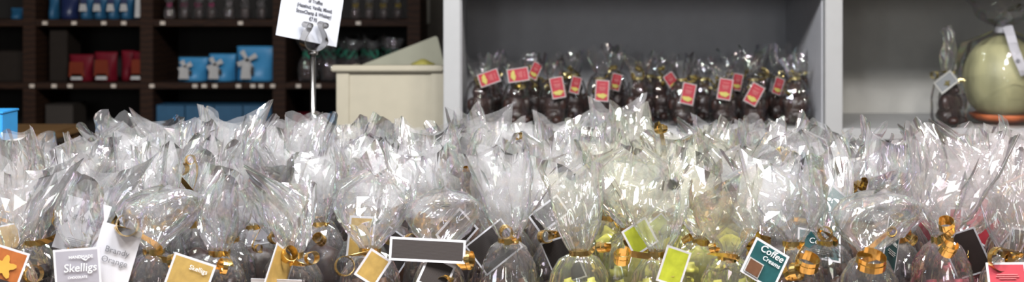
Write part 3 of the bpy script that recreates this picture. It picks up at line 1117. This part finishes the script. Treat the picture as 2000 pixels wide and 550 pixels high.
def truffle_mesh(seed, m):
    bm = bmesh.new()
    bmesh.ops.create_cube(bm, size=.021)
    bmesh.ops.bevel(bm, geom=list(bm.edges), offset=.006, segments=3, affect='EDGES')
    rng = random.Random(seed)
    sx, sy, sz = rng.uniform(.9, 1.15), rng.uniform(.9, 1.1), rng.uniform(.75, 1.0)
    for v in bm.verts:
        v.co = Vector((v.co.x * sx, v.co.y * sy, v.co.z * sz + .0012 * math.sin(v.co.x * 500)))
    me = bpy.data.meshes.new('chocolate')
    bm.to_mesh(me)
    bm.free()
    me.materials.append(MATS[m])
    me.polygons.foreach_set('use_smooth', [True] * len(me.polygons))
    return me


CH = {m: [truffle_mesh(i, m) for i in range(2)] for m in ('dark_chocolate', 'milk_chocolate', 'lemon_sweet', 'pink_sweet')}
LUMP = {m: lump_mesh(40, .030, .023, .118, m) for m in CH}
GEN = {}
for k, (pn, bd) in dict(white=('white_card', 'white_card'), grey=('grey_print', 'white_card'), gold=('gold_print', 'white_card'), dark=('dark_print', 'white_card'),
                        ruled=('ruled_dark', 'white_card'), lime=('lime_print', 'white_card'), teal=('teal_print', 'white_card'), tealruled=('ruled_teal', 'white_card'), red=('red_print', 'white_card'), copper=('copper_print', 'white_card')).items():
    GEN[k] = card_mesh(.050, .062, .0022, pn, bd)

# tags that the photograph shows: row, px, py, w, h, roll, yaw, pitch, kind, words for the label
HERO = [
    (0, 152, 536, .060, .068, -.07, 0, 0, 'grey', 'with a grey lettered card in a white border'),
    (0, 222, 505, .053, .086, .28, .05, 0, 'white', 'with a white card reading Brandy Orange'),
    (1, 160, 442, .058, .072, .32, .3, 0, 'white', 'with a tilted white card under its film, behind the white lettered one'),
    (0, 8, 520, .050, .050, .35, .2, 0, 'copper', 'with a copper card printed with an orange flower'),
    (0, 367, 548, .056, .060, .34, .1, 0, 'gold', 'with a gold card in a white border, lying tilted'),
    (0, 543, 540, .050, .075, .55, 1.15, 0, 'gold', 'with a gold card turned nearly edge on'),
    (0, 540, 566, .066, .03, .03, 0, -.2, 'white', 'with only the white top edge of a card showing'),
    (0, 835, 488, .098, .030, .07, .1, .3, 'ruled', 'with a wide dark card of fine print leaning back'),
    (1, 893, 452, .050, .042, -.75, .5, 0, 'ruled', 'with a dark lined card raised above the wide dark one'),
    (2, 1072, 418, .052, .032, -.6, .2, .3, 'dark', 'with a dark card corner showing high among the film'),
    (0, 728, 522, .032, .040, .60, .2, 0, 'gold', 'with a small orange and black card corner'),
    (0, 852, 535, .040, .040, .5, .2, .3, 'ruled', 'with a lined card below the wide dark one'),
    (1, 1250, 462, .040, .040, -.5, .3, 0, 'lime', 'with a lime green card under a ringlet of gold ribbon'),
    (0, 1316, 520, .036, .048, .35, .3, 0, 'lime', 'with a lime card and coiled ribbon before film tinted for yellow bounce'),
    (0, 1494, 515, .052, .050, .55, .15, .2, 'teal', 'with a teal card bearing a brown picture'),
    (2, 1628, 412, .048, .060, .62, .5, 0, 'tealruled', 'with a teal lined card standing on its corner'),
    (2, 1600, 478, .064, .042, .2, .1, .5, 'teal', 'with a wide teal card below the lined one'),
    (1, 1742, 478, .052, .066, .42, .95, 0, 'teal', 'with a dark teal card turned nearly edge on'),
    (0, 1968, 545, .050, .044, -.03, -.1, .4, 'red', 'with a red card in a white border under a wide gold ringlet'),
    (2, 1866, 432, .022, .040, .05, .2, 0, 'red', 'with a red card glimpsed through its film'),
    (1, 1985, 480, .03, .05, .2, .5, 0, 'dark', 'with a dark card beside the counter end'),
    (1, 705, 462, .036, .056, .1, .3, 0, 'gold', 'with a pale orange card seen through its film'),
    (3, 1605, 372, .03, .03, .6, .2, 0, 'tealruled', 'with a small teal corner peeping out'),
]
# gold ringlets: row, px, py, radius, axis
RING = [
    (0, 247, 438, .0150, (.55, -1, .1)), (0, 120, 521, .0120, (1, -.25, .05)), (0, 62, 535, .012, (.6, -.7, .2)),
    (0, 338, 512, .0110, (1, -.35, .3)), (1, 112, 430, .008, (.5, -1, 0)), (0, 905, 508, .0130, (1, -.45, .1)), (1, 822, 436, .011, (.5, -.5, 1)),
    (1, 865, 450, .010, (.4, -.8, .7)), (3, 872, 322, .011, (.3, -.6, 1)), (0, 672, 520, .013, (.3, -1, .3)), (2, 1245, 418, .010, (.4, -1, 0)),
    (1, 1230, 470, .012, (.7, -.8, .3)), (0, 1306, 522, .0125, (.2, -1, .2)), (0, 1215, 505, .011, (.1, -.6, 1)), (5, 1538, 308, .0125, (.8, -1, .1)), (4, 1636, 327, .016, (.9, -1, .15)),
    (3, 1655, 372, .013, (.3, -.5, 1)), (3, 1690, 364, .010, (.2, -.6, 1)), (1, 1462, 465, .014, (.6, -.8, .1)), (0, 1575, 518, .016, (.2, -.4, 1)),
    (0, 1700, 515, .020, (.1, -.35, 1)), (0, 1947, 505, .0160, (.35, -1, .1)), (1, 1995, 470, .012, (.4, -1, .2)), (0, 1548, 530, .012, (.9, -.7, .2)),
    (6, 1288, 252, .008, (.5, -1, .2)), (6, 1010, 266, .006, (.5, -1, .2)), (3, 1095, 385, .009, (.5, -1, .2)), (1, 1062, 462, .009, (.5, -1, .2)),
    (2, 352, 330, .009, (.8, -1, .2)), (1, 538, 462, .010, (.6, -1, .2)), (0, 560, 500, .011, (.6, -.6, .5)), (2, 370, 312, .007, (.5, -1, .2)),
    (2, 855, 405, .010, (.3, -.7, .8)), (3, 915, 345, .010, (.1, -.4, 1)), (1, 800, 470, .010, (.6, -1, .3)), (0, 1850, 490, .010, (.3, -.6, .8)),
]
ROWD = [1.77 + i * .083 for i in range(10)]
rg = random.Random(3)
rows = []
for ri, d in enumerate(ROWD):
    hw = 1010 / F * d + .02
    n = int(2 * hw / .0885)
    sp = 2 * hw / n
    lst = []
    for i in range(n):
        x = -hw + sp * (i + .5) + (ri % 2) * .02 + rg.uniform(-.006, .006)
        y = d + (rg.uniform(-.022, .012) if ri < 2 else rg.uniform(-.008, .008))
        px = 1000 + x * F / y
        if ri == 9 and abs(px - 611) < 55:
            continue
        if ri == 8 and abs(px - 611) < 30:
            y -= .01
        if (ri >= 6 and px < 70) or (ri == 5 and px < 20 and y > 2.17):      # the grey card and the blue box stand here
            continue
        lst.append(dict(x=x, y=y, px=px, hero=None, rings=[], col=None))
    rows.append(lst)


def nearest(ri, px, key):
    c = [b for b in rows[ri] if key(b)]
    return min(c, key=lambda b: abs(b['px'] - px))


for h in HERO:
    b = nearest(h[0], h[1], lambda b: b['hero'] is None)
    b['hero'] = h
    b['y'] = ROWD[h[0]]
    if abs(b['px'] - h[1]) > 12:
        b['x'] += max(-.006, min(.006, (h[1] - b['px']) / F * b['y']))
for q in RING:
    b = nearest(q[0], q[1], lambda b: len(b['rings']) < 2)
    b['rings'].append(q)

ROWN = ['front row', 'second row', 'third row', 'fourth row', 'fifth row', 'sixth row', 'seventh row', 'eighth row', 'second to last row', 'rearmost row']


def zone(px, rg):
    if px < 420:
        return rg.choice(['white', 'grey', 'gold', 'white']), 'dark_chocolate', 'cellophane_clear'
    if px < 700:
        return rg.choice(['gold', 'white', 'grey']), rg.choice(['dark_chocolate', 'milk_chocolate']), 'cellophane_clear'
    if px < 1140:
        return rg.choice(['dark', 'ruled', 'grey']), rg.choice(['dark_chocolate', 'milk_chocolate']), 'cellophane_clear'
    if px < 1440:
        return 'lime', 'lemon_sweet', 'cellophane_yellow_bounce'
    if px < 1770:
        return rg.choice(['teal', 'tealruled']), rg.choice(['dark_chocolate', 'milk_chocolate']), 'cellophane_clear'
    return rg.choice(['red', 'dark', 'red']), rg.choice(['dark_chocolate', 'pink_sweet']), 'cellophane_rose'


SWEET = {'dark_chocolate': 'dark chocolates', 'milk_chocolate': 'brown chocolates', 'lemon_sweet': 'yellow sweets', 'pink_sweet': 'pink sweets'}
CARDW = dict(white='white', grey='grey', gold='gold', dark='dark', ruled='dark lined', lime='lime green', teal='teal', tealruled='teal lined', red='red', copper='copper')
GEO, PLACED = {}, []
for ri, lst in enumerate(rows):
    lst.sort(key=lambda b: b['x'])
    for i, b in enumerate(lst):
        kind, sweet, film = zone(b['px'], rg)
        if film == 'cellophane_yellow_bounce' and ri > 7:
            film = 'cellophane_clear'
        loc = Vector((b['x'], b['y'], TAB + .0008))
        has_tag = b['hero'] is not None or rg.random() < (.0 if ri == 0 else .10 if ri < 2 else .24 if ri < 6 else .12)
        if b['hero']:
            lab = 'clear gift bag ' + b['hero'][9]
        elif has_tag:
            lab = 'gift bag with hidden %s card, %s from the blue box, %s' % (CARDW[kind], ORD[i], ROWN[ri])
        else:
            lab = 'gift bag of %s, %s from the blue box, %s' % (SWEET[sweet], ORD[i], ROWN[ri])
        r = thing('gift_bag', loc, lab, 'gift bag', 'clear gift bags on the counter')
        s = rg.uniform(.90, 1.08)
        if ri == 9:
            s *= .94
        if b['px'] > 1620 and ri > 5:
            s *= .95 - .018 * (ri - 6)
        if b['px'] < 170 and ri > 5:
            s *= .89 - .022 * (ri - 6)
        tilt = (0, 0) if b['hero'] or b['rings'] else (rg.uniform(-.10, .10), rg.uniform(-.12, .12))
        best = None
        st = rg.choice(['fan', 'fan', 'fan', 'fan', 'fan', 'roll', 'dome'] if ri > 1 else ['fan', 'fan', 'fan', 'fan', 'dome', 'roll'])
        for k in range(26):      # of several ways to stand the bag, the one that presses least into its neighbours
            vi = rg.randrange(10 if st == 'fan' else 5)
            rz = rg.choice([0, PI]) + rg.uniform(-.7, .7) * (1 - k / 30)
            xy = (1.08 if ri < 3 else 1.02) * (1 - .003 * k)
            tl = (tilt[0] * rg.uniform(-1, 1), tilt[1] * rg.uniform(-1, 1)) if k else tilt
            mw = Matrix.Translation(loc + Vector((0, 0, .0052 if tl != (0, 0) else 0))) @ Euler((tl[0], tl[1], 0)).to_matrix().to_4x4() @ Matrix.Rotation(rz, 4, 'Z') @ Matrix.Diagonal((xy, xy, s, 1))
            me = VAR[(st, vi)]
            if me.name not in GEO:
                GEO[me.name] = ([v.co.copy() for v in me.vertices], [tuple(p.vertices) for p in me.polygons])
            vs, ps = GEO[me.name]
            bv = BVHTree.FromPolygons([mw @ v for v in vs], ps)
            cost = sum(len(bv.overlap(o)) for (ol, o) in PLACED if (ol - loc).length < .17)
            if best is None or cost < best[0]:
                best = (cost, st, vi, rz, xy, tl, bv)
            if cost == 0:
                break
        _, st, vi, rz, xy, tl, bv = best
        PLACED.append((loc, bv))
        fo = link('cellophane_wrap', film_for(st, vi, film), r, None, (0, 0, rz))
        fo.scale = (xy, xy, s)
        if tl != (0, 0):
            r.rotation_euler = (tl[0], tl[1], 0)
            r.location.z += .0052
        zn = .150 * s
        if ri < 2:
            k = 0
            for lz in range(5):
                for (ax, ay) in ((-.017, -.010), (.017, -.010), (-.016, .011), (.016, .011)):
                    if lz == 4 and ay > 0:
                        continue
                    link('chocolate', CH[sweet][k % 2], r, (ax + rg.uniform(-.002, .002), ay + rg.uniform(-.001, .001), .012 + lz * .0225), (rg.uniform(-.15, .15), rg.uniform(-.15, .15), rg.uniform(-.2, .2)))
                    k += 1
        else:
            link('chocolates', LUMP[sweet], r, (0, 0, .001), (0, 0, rg.uniform(-.2, .2)))
        cs = []
        for q in b['rings']:
            cs.append((P(q[1], q[2], b['y'] - .035) - loc, q[3], Vector(q[4]), 1.7))
        if len(cs) < 2 and rg.random() < .75:
            cs.append((Vector((rg.uniform(-.03, .03), rg.uniform(-.04, -.025), zn + rg.uniform(-.03, .035))), rg.uniform(.006, .011), Vector((rg.uniform(-1, 1), -rg.uniform(.3, 1), rg.uniform(-.2, .8))), rg.uniform(1.3, 2.2)))
        ribbon_obj(r, zn, .010, cs, rg.uniform(.0082, .0100) if b['rings'] else rg.uniform(.0050, .0072), ri * 50 + i)
        if b['hero']:
            h = b['hero']
            _, px, py, w, hh, roll, yaw, pitch, kd, _w = h
            pan = {'white': 'white_card', 'grey': 'grey_print', 'gold': 'gold_print', 'dark': 'dark_print', 'ruled': 'ruled_dark', 'lime': 'lime_print', 'teal': 'teal_print', 'tealruled': 'ruled_teal', 'red': 'red_print', 'copper': 'copper_print'}[kd]
            c = link('gift_tag', card_mesh(w, hh, .0028, pan, 'white_card'), r, P(px, py, b['y'] - (.036 if 'Brandy' in _w else .050)) - loc, (-pitch, roll, yaw))
            if 'Brandy' in _w:
                letter(c, 'Brandy\nOrange', .0115, 'ink_grey', 0.002, .004, 0, spacing=1.15)
            elif 'grey lettered' in _w:
                letter(c, 'HANDMADE', .0056, 'ink_white', .006, .023)
                letter(c, 'Skelligs', .0150, 'ink_white', .004, .009, shear=.12)
                letter(c, 'CHOCOLATE', .0042, 'ink_white', 0, -.003)
                blob(c, 'printed_bird', .012, .0195, [(-.006, .0025), (-.002, .001), (0, -.0005), (.002, .001), (.006, .003), (.002, .0), (0, -.0018), (-.003, -.0004)], 'ink_white')
            elif 'under its film' in _w:
                letter(c, '& Orange', .010, 'ink_grey', .004, .010)
                small_print(c, .030, -.018, 5)
            elif 'flower' in _w:
                pts = [(.012 * (1 + .35 * math.sin(5 * t)) * math.cos(t), .012 * (1 + .35 * math.sin(5 * t)) * math.sin(t)) for t in [2 * PI * k / 30 for k in range(30)]]
                blob(c, 'printed_flower', 0, 0, pts, 'ink_gold')
                patch(c, 0, -.020, .044, .008, 'dark_print')
            elif kd == 'gold' and 'lying' in _w:
                letter(c, 'Skelligs', .0085, 'ink_white', .008, .018)
            elif kd == 'teal' and 'brown picture' in _w:
                letter(c, 'Coffee', .0130, 'ink_white', .002, .016, shear=.2)
                letter(c, 'Creams', .0085, 'ink_white', .006, .006, shear=.2)
                patch(c, -.012, -.012, .022, .020, 'label_white')
                patch(c, -.012, -.012, .019, .017, 'milk_chocolate', y=-.0021)
            elif kd == 'teal':
                letter(c, 'Coffee', .0120, 'ink_white', 0, .004, shear=.2)
                small_print(c, .03, -.008, 3, 'ink_white')
            elif kd == 'red':
                small_print(c, .030, .006, 3, 'ink_pink')
        elif has_tag:
            link('gift_tag', GEN[kind], r, (rg.uniform(-.012, .012), -.046, zn - rg.uniform(.0, .04)), (rg.uniform(-.4, .3), rg.uniform(-.9, .9), rg.uniform(-.7, .7)))

# ------------------------------------------------------------------ light
def area(name, loc, target, sx, sy, power, col, shape='RECTANGLE'):
    l = bpy.data.lights.new(name, 'AREA')
    l.shape = shape
    l.size = sx
    if shape in ('RECTANGLE', 'ELLIPSE'):
        l.size_y = sy
    l.energy = power
    l.color = col
    o = bpy.data.objects.new(name, l)
    COL.objects.link(o)
    o.location = loc
    o.rotation_euler = (Vector(target) - Vector(loc)).to_track_quat('-Z', 'Y').to_euler()
    return o


for (x, z, sx, sz, p, c) in ((-2.1, 1.6, .6, 1.3, 12, (.90, .95, 1.0)), (-1.3, 1.6, .6, 1.3, 12, (.92, .96, 1.0)), (-.5, 2.1, .5, .5, 4, (.95, .97, 1.0)), (1.2, 1.7, .5, 1.2, 7, (1.0, .98, .95)), (2.1, 1.7, .5, 1.2, 6, (1.0, .96, .92))):
    area('sparkle_window', (x, -2.3, z), (x * .1, 2.2, 1.1), sx * .6, sz * .6, p, c)  # left window read from the highlights; further panes added for sparkle
for (x, y, p, c) in ((-1.35, .9, 20, (1, .96, .92)), (-1.0, 1.35, 16, (.93, .95, 1)), (-.62, 1.1, 28, (.92, .95, 1)), (-.25, .7, 20, (.94, .96, 1)), (-.1, 1.4, 18, (.94, .96, 1)), (.25, 1.1, 26, (.96, .97, 1)), (.75, .85, 20, (1, .95, .88)), (1.0, 1.35, 14, (1, .95, .88)), (1.4, 1.1, 20, (1, .95, .90))):
    area('sparkle_spot', (x, y, 2.62), (x * .8, y + .8, 1.0), .24, .24, p * .93, c, 'DISK')  # unseen lamps added to brighten the bags and make the film sparkle

w = bpy.data.worlds.new('shop_light')
SC.world = w
w.use_nodes = True
bgn = w.node_tree.nodes['Background']
bgn.inputs[0].default_value = (.95, .97, 1.0, 1)
bgn.inputs[1].default_value = .12

# ------------------------------------------------------------------ camera
cam = bpy.data.cameras.new('camera')
co = bpy.data.objects.new('camera', cam)
COL.objects.link(co)
co.location = (0, 0, EYE)
co.rotation_euler = (PI / 2, 0, 0)
cam.sensor_width = 36
cam.lens = 36 * F / 2000
cam.shift_y = -(275 - Y0) / 2000
cam.clip_start = .05
cam.dof.use_dof = True
cam.dof.focus_distance = 1.95
cam.dof.aperture_fstop = 5.4
SC.camera = co

SC.view_settings.view_transform = 'Standard'
SC.view_settings.look = 'None'
SC.view_settings.gamma = 1
SC.view_settings.use_curve_mapping = False
SC.view_settings.exposure = 0.0
cy = SC.cycles
cy.max_bounces = 6
cy.diffuse_bounces = 2
cy.glossy_bounces = 3
cy.transmission_bounces = 2
cy.transparent_max_bounces = 22
cy.caustics_reflective = False
cy.caustics_refractive = False
cy.sample_clamp_indirect = 5
cy.use_adaptive_sampling = True
cy.adaptive_threshold = 0.05
cy.adaptive_min_samples = 16
cy.use_denoising = True
